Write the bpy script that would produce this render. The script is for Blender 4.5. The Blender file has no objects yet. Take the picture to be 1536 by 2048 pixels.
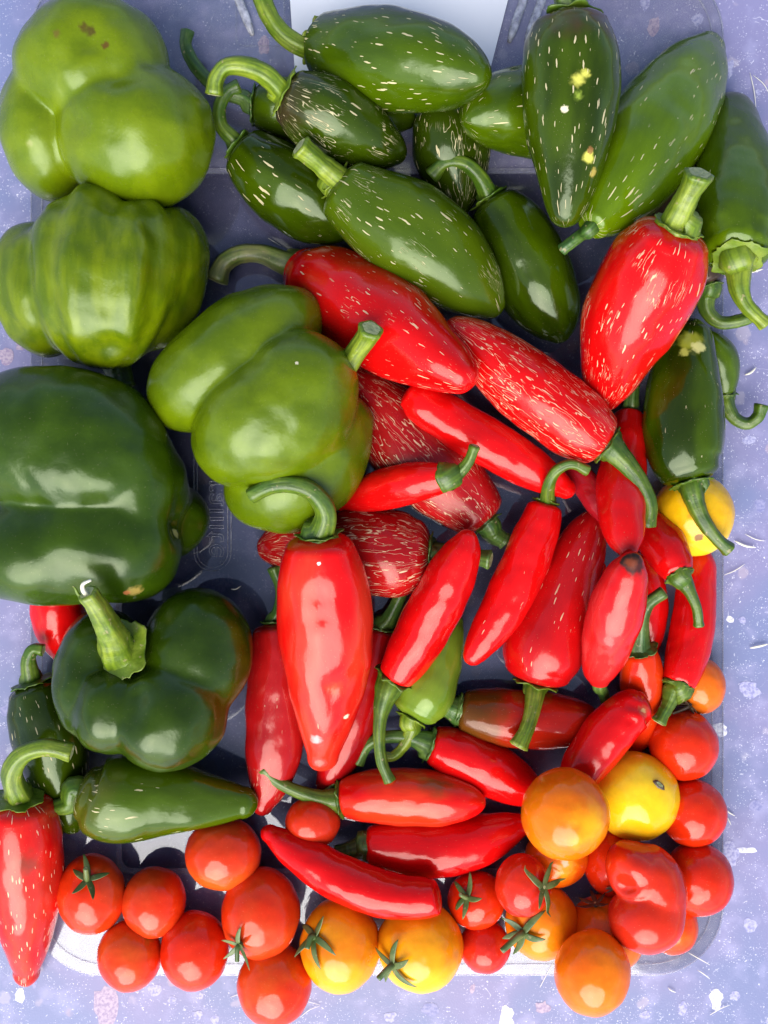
import bpy, bmesh, math, random
import numpy as np
from mathutils import Vector, noise, Matrix

# ------------------------------------------------------------------ camera, sky, sun, exposure
random.seed(4)
SC = bpy.context.scene
COL = SC.collection
S = 0.000224            # metres per photo pixel on the table
D = 2232.0              # camera height in the same units
CX, CY = 768.0, 1024.0
cam = bpy.data.cameras.new('camera')
co = bpy.data.objects.new('camera', cam); COL.objects.link(co)
co.location = (0, 0, D*S)
cam.sensor_fit = 'VERTICAL'
cam.angle = 2*math.atan(1024.0/D)
cam.clip_start = 0.01; cam.clip_end = 100
SC.camera = co
SUN_EL, SUN_AZ = math.radians(45), math.radians(258)     # azimuth measured from +X towards +Y
w = bpy.data.worlds.new('World'); SC.world = w; w.use_nodes = True
nt = w.node_tree; bg = nt.nodes['Background']
sky = nt.nodes.new('ShaderNodeTexSky'); sky.sky_type = 'NISHITA'; sky.sun_disc = False
sky.sun_elevation = SUN_EL; sky.sun_rotation = math.pi/2 - SUN_AZ
sky.air_density = .8; sky.dust_density = 1.5; sky.ozone_density = .3
nt.links.new(sky.outputs[0], bg.inputs[0]); bg.inputs[1].default_value = 0.055
sl = bpy.data.lights.new('sun', 'SUN'); sl.energy = 1.5; sl.angle = math.radians(60); sl.color = (1, .965, .92)
so = bpy.data.objects.new('sun', sl); COL.objects.link(so)
sd = Vector((math.cos(SUN_AZ)*math.cos(SUN_EL), math.sin(SUN_AZ)*math.cos(SUN_EL), math.sin(SUN_EL)))
so.rotation_euler = sd.to_track_quat('Z', 'Y').to_euler()
so.location = sd*3
SC.view_settings.view_transform = 'Standard'; SC.view_settings.look = 'None'
SC.view_settings.exposure = 2.05; SC.view_settings.gamma = 1.0
SC.cycles.max_bounces = 10; SC.cycles.transparent_max_bounces = 16
SC.cycles.sample_clamp_indirect = 6

# ------------------------------------------------------------------ helpers
FLOOR = 7.0
def P(px, py, z):                       # photo pixel + height -> place (pixel units)
    k = 1 - z/D
    return np.array(((px-CX)*k, (CY-py)*k, z))
def V(p): return Vector((float(p[0])*S, float(p[1])*S, float(p[2])*S))
def tag(o, label=None, cat=None, group=None, kind=None):
    if label: o['label'] = label
    if cat: o['category'] = cat
    if group: o['group'] = group
    if kind: o['kind'] = kind
    return o
def empty(name, p):
    o = bpy.data.objects.new(name, None); COL.objects.link(o)
    o.empty_display_size = .01; o.location = V(p); return o
def mesh_obj(name, verts, faces, mats, parent=None, origin=None, smooth=True, attrs=None, fmat=None):
    """verts in pixel units, absolute; origin = the parent's base"""
    og = np.zeros(3) if origin is None else np.asarray(origin, float)
    v = (np.asarray(verts, float)-og)*S
    me = bpy.data.meshes.new(name)
    me.from_pydata(v.tolist(), [], faces)
    if not isinstance(mats, (list, tuple)): mats = [mats]
    for m in mats: me.materials.append(m)
    if smooth: me.polygons.foreach_set('use_smooth', [True]*len(me.polygons))
    if fmat is not None: me.polygons.foreach_set('material_index', fmat)
    if attrs:
        for an, (ty, data) in attrs.items():
            a = me.attributes.new(an, ty, 'POINT')
            a.data.foreach_set('vector' if ty == 'FLOAT_VECTOR' else 'value', np.asarray(data, float).ravel())
    me.update()
    o = bpy.data.objects.new(name, me); COL.objects.link(o)
    if parent is not None: o.parent = parent
    else: o.location = V(og)
    return o
def crom(ctrl, n):
    """Catmull-Rom resampling of rows, spaced by chord length of the first two columns"""
    c = np.asarray(ctrl, float)
    if len(c) == 2:
        t = np.linspace(0, 1, n)[:, None]; return c[0]*(1-t)+c[1]*t
    d = np.r_[0, np.cumsum(np.linalg.norm(np.diff(c[:, :3] if c.shape[1] > 3 else c[:, :2], axis=0), axis=1)+1e-6)]
    m = np.zeros_like(c)
    m[1:-1] = (c[2:]-c[:-2])/(d[2:]-d[:-2])[:, None]
    m[0] = (c[1]-c[0])/(d[1]-d[0]); m[-1] = (c[-1]-c[-2])/(d[-1]-d[-2])
    out = []
    for s in np.linspace(0, d[-1], n):
        i = min(max(np.searchsorted(d, s)-1, 0), len(c)-2)
        h = d[i+1]-d[i]; t = (s-d[i])/h
        out.append((2*t**3-3*t**2+1)*c[i]+(t**3-2*t**2+t)*h*m[i]+(-2*t**3+3*t**2)*c[i+1]+(t**3-t**2)*h*m[i+1])
    return np.array(out)
def frames(pts, up=(0, 0, 1)):
    T = np.gradient(pts, axis=0); T /= np.linalg.norm(T, axis=1)[:, None]+1e-9
    u = np.array(up, float)
    if abs(u@T[0]) > .95: u = np.array((0., 1., 0.))
    U = []
    for t in T:
        u = u-t*(u@t); u = u/(np.linalg.norm(u)+1e-9); U.append(u.copy())
    U = np.array(U); return T, U, np.cross(T, U)
def grid_faces(nr, ns, off=0):
    return [(off+i*ns+j, off+i*ns+(j+1) % ns, off+(i+1)*ns+(j+1) % ns, off+(i+1)*ns+j) for i in range(nr-1) for j in range(ns)]
def tube(pts, rad, ns=12, ridge=0.0, nrid=5, flat=1.0, cap=True):
    """closed tube; returns verts, faces, index of the last-cap faces"""
    pts = np.asarray(pts, float); T, U, W = frames(pts)
    a = np.linspace(0, 2*math.pi, ns, endpoint=False)
    mod = 1+ridge*np.cos(nrid*a)
    vs = []
    for p, u, ww, r in zip(pts, U, W, rad):
        for aa, mm in zip(a, mod): vs.append(p+(u*math.cos(aa)*flat+ww*math.sin(aa))*r*mm)
    f = grid_faces(len(pts), ns)
    n0 = len(vs); vs.append(pts[0]); 
    f += [(n0, (j+1) % ns, j) for j in range(ns)]
    fm = [0]*len(f)
    # cut end: a rim ring and a slightly sunk middle
    b = (len(pts)-1)*ns; e = pts[-1]; n1 = len(vs)
    for j in range(ns): vs.append(e+(vs[b+j]-e)*.72+T[-1]*rad[-1]*.12)
    vs.append(e-T[-1]*rad[-1]*.18)
    for j in range(ns):
        k = (j+1) % ns
        f.append((b+j, b+k, n1+k, n1+j)); fm.append(0)
        f.append((n1+j, n1+k, n1+ns)); fm.append(1)
    return vs, f, fm

# ------------------------------------------------------------------ materials
class NT:
    def __init__(s, name):
        s.m = bpy.data.materials.new(name); s.m.use_nodes = True
        s.t = s.m.node_tree; s.b = s.t.nodes['Principled BSDF']; s.out = s.t.nodes['Material Output']
    def n(s, ty, **kw):
        x = s.t.nodes.new('ShaderNode'+ty)
        for k, v in kw.items(): setattr(x, k, v)
        return x
    def put(s, sock, v):
        if isinstance(v, bpy.types.NodeSocket): s.t.links.new(v, sock)
        elif isinstance(v, (tuple, list)) and len(v) == 3 and sock.type == 'RGBA': sock.default_value = (*v, 1)
        else: sock.default_value = v
    def mth(s, op, a, b=0.0, c=0.0):
        x = s.n('Math', operation=op); s.put(x.inputs[0], a); s.put(x.inputs[1], b); s.put(x.inputs[2], c); return x.outputs[0]
    def vm(s, op, a, b=(0, 0, 0)):
        x = s.n('VectorMath', operation=op); s.put(x.inputs[0], a); s.put(x.inputs[1], b); return x.outputs['Value' if op in ('LENGTH', 'DISTANCE') else 0]
    def ss(s, v, a, b):                  # smooth step from a to b
        x = s.n('MapRange', interpolation_type='SMOOTHSTEP'); s.put(x.inputs[0], v)
        x.inputs[1].default_value = a; x.inputs[2].default_value = b
        return x.outputs[0]
    def noise(s, vec, scale, detail=2, dist=0.0, col=False):
        x = s.n('TexNoise'); s.put(x.inputs['Vector'], vec); x.inputs['Scale'].default_value = scale
        x.inputs['Detail'].default_value = detail; x.inputs['Distortion'].default_value = dist
        return x.outputs['Color' if col else 'Fac']
    def voro(s, vec, scale, out='Distance', feature='F1'):
        x = s.n('TexVoronoi', feature=feature); s.put(x.inputs['Vector'], vec); x.inputs['Scale'].default_value = scale
        return x.outputs[out]
    def mix(s, f, a, b, mode='MIX'):
        x = s.n('Mix', data_type='RGBA', blend_type=mode); s.put(x.inputs[0], f); s.put(x.inputs[6], a); s.put(x.inputs[7], b); return x.outputs[2]
    def bump(s, h, strength=.3, dist=.001):
        x = s.n('Bump'); x.inputs['Strength'].default_value = strength; x.inputs['Distance'].default_value = dist
        s.put(x.inputs['Height'], h); return x.outputs[0]
    def attr(s, nm):
        x = s.n('Attribute'); x.attribute_name = nm; return x

CORK = (.66, .56, .33)
def skin(name, c1, c2, dash=0., net=0., c3=None, spots=(), rough=.2, blot=1.0, sss=0.0, spec=.46, bumpk=1.0, dsc=1.0, cork=CORK, wrinkle=.0, stretch=(1, 1, .3)):
    s = NT(name)
    seed = s.n('ObjectInfo').outputs['Random']
    rest = s.attr('rest').outputs['Vector']
    off = s.n('CombineXYZ'); s.put(off.inputs[0], s.mth('MULTIPLY', seed, 41.)); s.put(off.inputs[1], s.mth('MULTIPLY', seed, 17.)); s.put(off.inputs[2], s.mth('MULTIPLY', seed, 73.))
    vec = s.vm('ADD', rest, off.outputs[0])
    st = s.vm('MULTIPLY', vec, stretch)
    f = s.ss(s.noise(st, 1.5*blot, 3), .34, .66)
    col = s.mix(f, c1, c2)
    fine = s.noise(s.vm('MULTIPLY', vec, stretch), 16, 3)
    col = s.mix(.22, col, s.mix(fine, (.55, .55, .55), (1.35, 1.35, 1.35)), 'MULTIPLY')
    if c3:
        cc, a, b = c3[:3]
        tt = s.mth('ADD', s.attr('t').outputs['Fac'], s.mth('MULTIPLY', s.mth('SUBTRACT', s.noise(vec, 2.0, 2), .5), .5))
        col = s.mix(s.ss(tt, a, b), col, cc)
    # scattered pale dots (pores)
    pores = s.mth('MAXIMUM', s.mth('LESS_THAN', s.voro(vec, 9), .032), s.mth('LESS_THAN', s.voro(vec, 18), .06))
    col = s.mix(s.mth('MULTIPLY', pores, .45), col, cork)
    h = s.mth('ADD', s.mth('MULTIPLY', s.noise(s.vm('MULTIPLY', vec, (1, 1, .6)), 3.2, 3), .7+wrinkle), s.mth('MULTIPLY', s.noise(s.vm('MULTIPLY', vec, (1, 1, .5)), 9, 3), .28))
    rg = s.mth('ADD', s.mth('MULTIPLY', s.noise(vec, 3, 3), .14), rough-.085)
    warp = s.vm('ADD', vec, s.vm('MULTIPLY', s.noise(vec, 6, 2, col=True), (.035, .035, .035)))
    marks = None
    uv = s.attr('skin_uv').outputs['Vector']
    uv = s.vm('ADD', uv, s.vm('MULTIPLY', s.vm('SUBTRACT', s.noise(s.vm('ADD', uv, off.outputs[0]), 5, 2, col=True), (.5, .5, .5)), (.05, .05, 0)))
    def v2(vec_, sc_, outn):
        x = s.n('TexVoronoi', voronoi_dimensions='2D'); s.put(x.inputs['Vector'], vec_); x.inputs['Scale'].default_value = sc_; return x
    if dash > 0:
        z = s.ss(s.noise(s.vm('MULTIPLY', vec, (1, 1, .6)), 1.5, 2), .66-.52*dash, .80-.52*dash)
        for (sc_, el, sh, th) in ((4.4*dsc, .13, .31, .045), (7.0*dsc, .16, 2.7, .052), (6.2*dsc, .12, 5.1, .040)):
            q_ = s.vm('ADD', s.vm('MULTIPLY', uv, (1, el, 0)), off.outputs[0])
            q_ = s.vm('ADD', q_, (sh, sh*1.7, 0))
            x = v2(q_, sc_, 0); sc3 = s.n('SeparateColor'); s.put(sc3.inputs[0], x.outputs['Color'])
            rad_ = s.mth('MULTIPLY', s.mth('ADD', sc3.outputs[1], .35), th*1.25)
            m_ = s.mth('MULTIPLY', s.mth('LESS_THAN', x.outputs['Distance'], rad_), s.mth('LESS_THAN', s.mth('SUBTRACT', sc3.outputs[0], z), .10))
            marks = m_ if marks is None else s.mth('MAXIMUM', marks, m_)
        marks = s.mth('MULTIPLY', marks, z)
    if net > 0:
        q_ = s.vm('ADD', s.vm('MULTIPLY', uv, (1, .13, 0)), off.outputs[0])
        nn = s.noise(q_, 8, 2.5, .35)
        ln = s.mth('SUBTRACT', 1.0, s.ss(s.mth('ABSOLUTE', s.mth('SUBTRACT', s.mth('FRACT', s.mth('MULTIPLY', nn, 7.5)), .5)), .02, .075))
        z2 = s.ss(s.noise(vec, 1.3, 2), .68-.48*net, .76-.48*net)
        br = s.ss(s.noise(s.vm('MULTIPLY', q_, (1, 2.2, 1)), 8, 1), .38, .46)
        l2 = s.mth('MULTIPLY', s.mth('MULTIPLY', ln, z2), br)
        marks = l2 if marks is None else s.mth('MAXIMUM', marks, l2)
    if marks is not None:
        col = s.mix(s.mth('MULTIPLY', marks, .68), col, cork)
        h = s.mth('ADD', h, s.mth('MULTIPLY', marks, .9))
        rg = s.mth('ADD', rg, s.mth('MULTIPLY', marks, .45))
    if spots:
        oc = s.n('TexCoord').outputs['Object']
        for (p, rad, c, soft) in spots:
            wob = s.vm('ADD', oc, s.vm('MULTIPLY', s.vm('SUBTRACT', s.noise(oc, 1/(rad*S)*1.6, 3, col=True), (.5, .5, .5)), (rad*S*1.1,)*3))
            dd = s.mth('DIVIDE', s.vm('DISTANCE', wob, tuple(float(x)*S for x in p)), rad*S)
            mk = s.mth('SUBTRACT', 1.0, s.ss(dd, 1-soft, 1.0))
            col = s.mix(s.mth('MULTIPLY', mk, .92), col, c)
            if soft < .6: rg = s.mth('ADD', rg, s.mth('MULTIPLY', mk, .3))
    s.put(s.b.inputs['Base Color'], col)
    s.put(s.b.inputs['Roughness'], rg)
    s.b.inputs['Specular IOR Level'].default_value = spec
    g_ = c1[1] > c1[0]; s.b.inputs['Specular Tint'].default_value = (.86, 1, .74, 1) if g_ else (1, .80, .74, 1)
    if sss:
        s.b.inputs['Subsurface Weight'].default_value = sss
        s.b.inputs['Subsurface Radius'].default_value = (1, .35, .1); s.b.inputs['Subsurface Scale'].default_value = .004
    s.put(s.b.inputs['Normal'], s.bump(h, .35*bumpk, .0007))
    return s.m
_cache = {}
def stem_mat(key, streak=False):
    ck = (key, streak)
    if ck in _cache: return _cache[ck]
    c1, c2 = {'light': ((.095, .16, .005), (.16, .22, .016)), 'mid': ((.038, .09, .004), (.085, .14, .009)),
              'dark': ((.03, .085, .012), (.07, .13, .02)), 'dry': ((.09, .13, .02), (.15, .16, .05)),
              'straw': ((.5, .5, .38), (.66, .64, .52)), 'tom': ((.05, .095, .018), (.12, .16, .045)), 'brown': ((.05, .03, .02), (.10, .065, .035))}[key]
    s = NT('stem_'+key)
    oc = s.n('TexCoord').outputs['Object']
    a = s.noise(oc, 130, 4); b = s.noise(oc, 900, 3)
    col = s.mix(s.ss(a, .35, .65), c1, c2)
    if streak:
        rv = s.vm('ADD', s.attr('rest').outputs['Vector'], s.vm('MULTIPLY', s.n('ObjectInfo').outputs['Location'], (50, 50, 50)))
        sn = s.noise(s.vm('MULTIPLY', rv, (1, 1, .10)), 16, 3)
        col = s.mix(.75, col, s.mix(s.ss(sn, .3, .7), (.45, .52, .45), (1.5, 1.4, 1.3)), 'MULTIPLY')
        a = sn
    col = s.mix(.35, col, s.mix(b, (.4, .4, .4), (1.5, 1.5, 1.4)), 'MULTIPLY')
    col = s.mix(s.mth('MULTIPLY', s.ss(s.noise(oc, 420, 2), .66, .72), .55), col, (.30, .24, .12))
    s.put(s.b.inputs['Base Color'], col); s.b.inputs['Roughness'].default_value = .42
    s.put(s.b.inputs['Normal'], s.bump(s.mth('ADD', s.mth('MULTIPLY', a, .6), s.mth('MULTIPLY', b, .4)), .5, .0006))
    _cache[ck] = s.m; return s.m
def cut_mat():
    if 'cut' in _cache: return _cache['cut']
    s = NT('cut_stem_end'); oc = s.n('TexCoord').outputs['Object']
    s.put(s.b.inputs['Base Color'], s.mix(s.noise(oc, 700, 3), (.22, .27, .08), (.55, .55, .30)))
    s.b.inputs['Roughness'].default_value = .7
    s.put(s.b.inputs['Normal'], s.bump(s.noise(oc, 900, 3), .8, .0006))
    _cache['cut'] = s.m; return s.m

# ------------------------------------------------------------------ produce data collected first, stacked, then built
ITEMS = []
def pepper(key, rank, path, label, cat, name, group, mat, stem=None, calyx=None, smat='mid', cap=.42, lob=(3, .035), rough=.055, ignore=(), tipcap=.7, dents=(), sq=1.0, blunt=.36, shoulder=.80):
    ITEMS.append(dict(kind='p', key=key, rank=rank, path=np.array(path, float), label=label, cat=cat, name=name, group=group, mat=mat,
                      stem=stem, calyx=calyx, smat=smat, cap=cap, lob=lob, rough=rough, tipcap=tipcap, dents=dents, sq=sq, ignore=ignore, blunt=blunt, shoulder=shoulder))
def tomato(key, rank, c, rx, ry, label, mat, calyx=None, lobes=None, name='cherry_tomato', p=12, dents=(), scar=None):
    ITEMS.append(dict(kind='t', key=key, rank=rank, c=c, rx=rx, ry=ry, label=label, mat=mat, calyx=calyx, lobes=lobes, name=name, p=p, dents=dents, scar=scar))
def bell(key, z0, c, lobes, label, mat, p=22, dents=(), stem=None, smat='mid', calyx=None):
    ITEMS.append(dict(kind='b', key=key, rank=0, z0=z0, c=c, lobes=lobes, label=label, mat=mat, p=p, dents=dents, stem=stem, smat=smat, calyx=calyx))

G_D, G_M, G_L = (.014, .027, .0004), (.037, .068, .0004), (.076, .132, .0008)
G_B = (.085, .05, .012)
R_A, R_B, R_D = (.60, .003, .003), (.50, .0025, .003), (.24, .003, .004)
R_O = (.60, .035, .008)
JG, RG, CG, TG, BG = 'green jalapeno peppers', 'red jalapeno peppers', 'small red chillies', 'cherry tomatoes', 'green bell peppers'
def jal(key, rank, path, label, mat, **kw): pepper(key, rank, path, label, 'pepper', 'green_jalapeno', JG, mat, **kw)
def red(key, rank, path, label, mat, **kw): pepper(key, rank, path, label, 'pepper', 'red_jalapeno', RG, mat, **kw)
def chi(key, rank, path, label, mat, **kw):
    kw.setdefault('lob', (3, .018)); kw.setdefault('blunt', .42); pepper(key, rank, path, label, 'chilli', 'red_chilli', CG, mat, **kw)
def M(c1, c2, **kw): return dict(c1=c1, c2=c2, **kw)

YEL = (.62, .60, .10); BRN = (.22, .10, .03); PALE = (.70, .62, .42); BLK = (.012, .010, .008)
# --- bell peppers: lobes are (px, py, dz, a, b, c, rotation)
bell('bell1', 165, (210, 222), [(185, 132, 38, 152, 132, 135, 0), (274, 272, 30, 158, 143, 140, -8), (95, 268, -18, 90, 134, 120, 10)],
     'light green bell pepper in the top left corner, showing its creased three-lobed bottom', M((.082, .130, .001), (.118, .170, .0012), rough=.29, spots=[(180, 50, 12, (.07, .05, .006), .8), (188, 68, 13, (.06, .045, .006), .7), (198, 84, 9, (.09, .045, .008), .6), (118, 80, 11, (.11, .09, .012), .9), (50, 295, 9, (.20, .22, .05), .9)]),
     p=26, dents=[(190, 70, 34, 16), (236, 152, 28, 12), (150, 255, 24, 8), (130, 250, 24, 10)])
bell('bell2', 150, (200, 552), [(146, 562, 50, 78, 160, 114, 8), (196, 555, 55, 92, 184, 122, 2), (262, 566, 50, 88, 168, 118, -12), (82, 582, 12, 90, 134, 112, 8), (332, 556, -14, 76, 140, 108, -12)],
     'light green ribbed bell pepper on its side, its stem pointing down', M((.064, .106, .0008), (.122, .168, .001), rough=.28, stretch=(1, .16, 1), blot=2.2), p=16, dents=[(225, 712, 30, 16)],
     stem=((228, 704, 120, (0.1, -1, -.2)), [(236, 735, -5, 27), (246, 775, -8, 24)]), smat='mid')
bell('bell3', 165, (165, 975), [(132, 895, 52, 216, 162, 138, -16), (130, 1092, 48, 226, 118, 122, 6), (318, 1040, -70, 100, 80, 80, 0), (282, 1000, 15, 92, 118, 118, -20), (250, 1105, 30, 108, 100, 110, 10)],
     'large dark green bell pepper at the left edge with one long sideways crease', M((.019, .042, .0008), (.029, .060, .0008), rough=.25, spots=[(362, 1062, 11, (.45, .42, .16), .5), (268, 1194, 18, (.36, .26, .06), .6), (255, 1197, 8, (.45, .14, .04), .5)]), p=20,
     dents=[(60, 1028, 40, 10), (200, 1040, 50, 8), (362, 1058, 22, 14)])
bell('bell4', 185, (545, 815), [(535, 832, 54, 166, 122, 130, 38), (598, 778, 54, 120, 116, 130, 36), (570, 850, 50, 150, 108, 128, 30), (468, 718, 10, 196, 112, 128, 36), (596, 936, -22, 160, 116, 122, 36), (660, 860, -30, 88, 80, 100, 36), (565, 650, 0, 78, 78, 100, 36)],
     'light green bell pepper in the middle left, stem rising at its upper right', M((.068, .110, .001), (.102, .152, .0012), rough=.27, spots=[(592, 714, 3.5, PALE, .4)]), p=24,
     stem=((672, 760, 215, (.75, .6, .5)), [(690, 738, 25, 24), (716, 700, 55, 21), (736, 672, 80, 22), (742, 658, 92, 23)]), smat='light')
bell('bell5', 150, (300, 1365), [(338, 1428, 56, 116, 112, 120, 0), (228, 1408, 44, 82, 100, 112, -6), (178, 1372, 15, 68, 100, 100, 0), (392, 1308, 12, 112, 134, 116, -10), (205, 1310, 5, 85, 95, 100, 0)],
     'dark green bell pepper with its thick pale stem and ragged calyx facing up', M((.016, .034, .0008), (.026, .052, .0008), rough=.24), p=22,
     dents=[(240, 1312, 42, 26), (272, 1385, 26, 16), (268, 1425, 24, 10)], stem=((238, 1302, 236, (-.35, .35, .85)), [(226, 1276, 40, 31), (208, 1240, 80, 25), (190, 1208, 112, 22), (174, 1186, 128, 20)]), smat='light', calyx=60)
# --- green jalapenos
jal('G1', 2.5, [(655, 92, 56), (690, 102, 82), (740, 112, 95), (800, 122, 98), (860, 132, 90), (915, 144, 70), (950, 152, 45), (972, 158, 20)],
    'topmost green pepper lying sideways across the white plate', M((.024, .048, .0005), (.046, .084, .0006), dash=.6, rough=.2), stem=[(610, 95, 14, 20), (570, 72, 26, 19), (545, 42, 34, 18), (528, 5, 38, 19), (520, -30, 38, 19)], calyx=50, smat='light')
jal('G2', 2, [(585, 195, 52), (615, 212, 72), (660, 236, 82), (710, 262, 74), (760, 290, 56), (795, 308, 30), (808, 316, 12)],
    'dark purplish green pepper below the topmost one, thick hooked stem curling to the left', M(G_D, (.03, .055, .0006), dash=.42, net=.45, rough=.16, c3=((.035, .022, .012), .30, -.05)), stem=[(562, 180, 14, 22), (530, 148, 36, 21), (490, 132, 50, 19), (450, 134, 54, 17), (432, 158, 50, 16), (428, 188, 44, 16)], calyx=48, smat='light')
jal('G3', 1.3, [(492, 305, 48), (520, 330, 68), (560, 362, 78), (605, 396, 78), (645, 425, 68), (680, 450, 45), (700, 462, 20)],
    'glossy dark green pepper with a thin curled stem beside the top left bell pepper', M(G_D, G_M, dash=.38, rough=.15), stem=[(470, 282, 10, 17), (442, 250, 20, 14), (440, 212, 28, 13), (458, 182, 34, 12), (478, 172, 36, 12)], calyx=36)
jal('G4', 1, [(522, 212, 40), (555, 216, 54), (610, 222, 60), (690, 228, 60), (770, 234, 45), (820, 238, 20)],
    'mostly hidden green pepper under two others, long thin dark stem by the top left bell', M(G_D, G_M, rough=.2), stem=[(490, 198, 4, 17), (440, 180, 10, 15), (395, 138, 14, 13), (372, 92, 18, 12), (376, 62, 20, 12)], calyx=40, smat='dark')
jal('G5', 2.5, [(692, 382, 42), (715, 400, 70), (755, 428, 90), (810, 462, 101), (870, 508, 98), (925, 556, 80), (962, 594, 55), (985, 620, 30), (993, 632, 12)],
    'big olive green pepper in the middle with a short blunt stem pointing up left', M((.042, .076, .0015), (.060, .100, .002), dash=.48, net=.25, rough=.22), stem=[(680, 362, 16, 26), (650, 336, 40, 22), (622, 312, 60, 21), (600, 294, 72, 22)], calyx=38, smat='light')
jal('G6', 1.1, [(895, 205, 55), (898, 245, 74), (902, 300, 78), (908, 350, 66), (914, 395, 45), (918, 428, 18)],
    'dark green pepper with long cork cracks, half hidden under the topmost pepper', M(G_D, (.022, .04, .001), dash=.55, net=.35, rough=.16))
jal('G7', 1.6, [(992, 415, 46), (1008, 440, 66), (1030, 480, 78), (1055, 530, 82), (1082, 585, 78), (1105, 632, 62), (1118, 664, 38), (1124, 682, 14)],
    'smooth shiny dark green pepper right of centre, arched stem over a darker one', M(G_D, G_M, rough=.15), stem=[(978, 392, 12, 21), (958, 352, 34, 16), (928, 326, 44, 14), (890, 326, 42, 14), (862, 352, 34, 15)], calyx=40)
jal('G8', 1.2, [(1110, 225, 80), (1070, 222, 88), (1020, 222, 82), (975, 228, 64), (945, 236, 40), (932, 240, 18)],
    'green pepper whose rounded tip pokes out left from behind the tall upright one', M((.030, .058, .0005), (.056, .098, .0006), dash=.5, rough=.2))
jal('G9', 2.6, [(1140, 62, 78), (1141, 92, 92), (1142, 140, 99), (1141, 200, 97), (1140, 260, 88), (1138, 325, 72), (1134, 385, 53), (1131, 425, 37), (1130, 448, 20)],
    'tall green pepper at upper right with yellow scars, brown shoulders and tip downward', M(G_D, (.036, .064, .0006), dash=.6, rough=.15, c3=((.06, .032, .010), .24, .0), spots=[(1150, 150, 17, YEL, .95), (1159, 143, 11, YEL, .8), (1157, 200, 11, (.25, .34, .04), 1.), (1185, 322, 15, YEL, .9), (1190, 313, 9, YEL, .7), (1192, 308, 8, BRN, .5), (1193, 356, 10, (.40, .30, .06), .6), (1117, 222, 8, PALE, .5)]),
    stem=[(1136, 20, 14, 27), (1130, -16, 26, 25), (1122, -60, 34, 25)], calyx=60)
jal('G10', 2, [(1188, 448, 34), (1212, 415, 66), (1250, 356, 90), (1294, 285, 102), (1340, 215, 96), (1382, 150, 72), (1412, 105, 42), (1428, 82, 16)],
    'long bright green pepper slanting up to the right in the top right corner', M((.064, .116, .0006), (.090, .158, .0008), dash=.5, rough=.17), stem=[(1166, 468, -22, 12), (1142, 486, -46, 12), (1124, 500, -58, 11)], smat='dark')
jal('G11', 2, [(1474, 500, 58), (1473, 475, 78), (1471, 425, 86), (1469, 365, 84), (1466, 305, 72), (1463, 250, 54), (1460, 212, 36), (1459, 195, 14)],
    'smooth green pepper at the right edge, its knobbly stem pointing down', M(G_M, (.050, .092, .0006), rough=.17, c3=(G_L, .15, .0), dash=.12), stem=[(1478, 535, 10, 27), (1480, 578, 16, 20), (1492, 608, 18, 16), (1512, 630, 18, 14), (1532, 648, 16, 14)], calyx=52, smat='light')
jal('G12', 2.6, [(1377, 944, 58), (1371, 920, 72), (1368, 870, 79), (1368, 810, 77), (1371, 745, 68), (1377, 695, 55), (1384, 662, 40), (1388, 645, 18)],
    'dark green pepper at right with a yellow blotch on its tip, above a yellow tomato', M(G_D, G_M, dash=.32, rough=.14, spots=[(1380, 672, 30, (.30, .32, .03), .7), (1400, 682, 16, (.62, .60, .22), .5), (1362, 692, 12, (.42, .42, .08), .6)]),
    stem=[(1382, 972, 10, 25), (1394, 1015, 16, 18), (1412, 1050, 18, 15), (1436, 1080, 16, 13), (1458, 1100, 12, 14)], calyx=42)
jal('G13', 1, [(1412, 560, 32), (1405, 535, 46), (1385, 480, 60), (1360, 420, 60), (1340, 370, 50), (1330, 335, 25)],
    'brownish purple pepper mostly hidden behind the big red pepper on the right', M((.03, .022, .016), (.05, .032, .02), dash=.3, rough=.15), stem=[(1412, 590, -4, 20), (1414, 622, -6, 15), (1440, 645, -4, 13), (1485, 640, 4, 13), (1520, 624, 10, 13)], calyx=30)
jal('G14', 1, [(1449, 782, 20), (1446, 755, 34), (1436, 725, 42), (1420, 695, 38), (1405, 670, 20)],
    'small green pepper peeking out right of the yellow-blotched one, stem hooked upward', M(G_M, G_L, rough=.2), stem=[(1452, 808, 2, 16), (1468, 836, 4, 13), (1494, 848, 8, 12), (1516, 834, 14, 12), (1524, 810, 18, 13)], calyx=22)
jal('G15', 1.2, [(72, 1382, 44), (82, 1410, 64), (98, 1465, 72), (114, 1530, 66), (130, 1590, 48), (141, 1635, 34), (148, 1662, 14)],
    'dark green pepper with pale dashes at lower left, short curled stem on top', M(G_D, (.026, .047, .0006), dash=.62, rough=.16), stem=[(62, 1350, 12, 19), (58, 1318, 24, 14), (68, 1298, 30, 12), (86, 1300, 32, 11)], calyx=42, ignore=('bell5',))
jal('G16', 1.6, [(178, 1585, 56), (200, 1592, 78), (245, 1594, 88), (310, 1592, 80), (380, 1596, 64), (440, 1600, 46), (490, 1604, 28), (514, 1606, 12)],
    'green pepper lying sideways below the dark bell pepper, tip pointing right', M(G_M, (.048, .088, .0006), dash=.5, rough=.17, c3=((.085, .075, .012), .35, -.3)), stem=[(140, 1606, -6, 20), (112, 1614, -12, 16), (95, 1618, -14, 14)], smat='mid', ignore=('bell5',))
jal('G18', 1.5, [(832, 1420, 48), (845, 1395, 62), (862, 1350, 60), (882, 1300, 48), (902, 1255, 30), (912, 1228, 12)],
    'small yellowish green pepper tucked under a red chilli near the middle bottom', M((.10, .175, .012), (.15, .215, .016), rough=.16), stem=[(824, 1456, 2, 18), (808, 1490, 2, 11), (786, 1512, 4, 10), (768, 1512, 6, 9)], calyx=32, smat='light')
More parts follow.
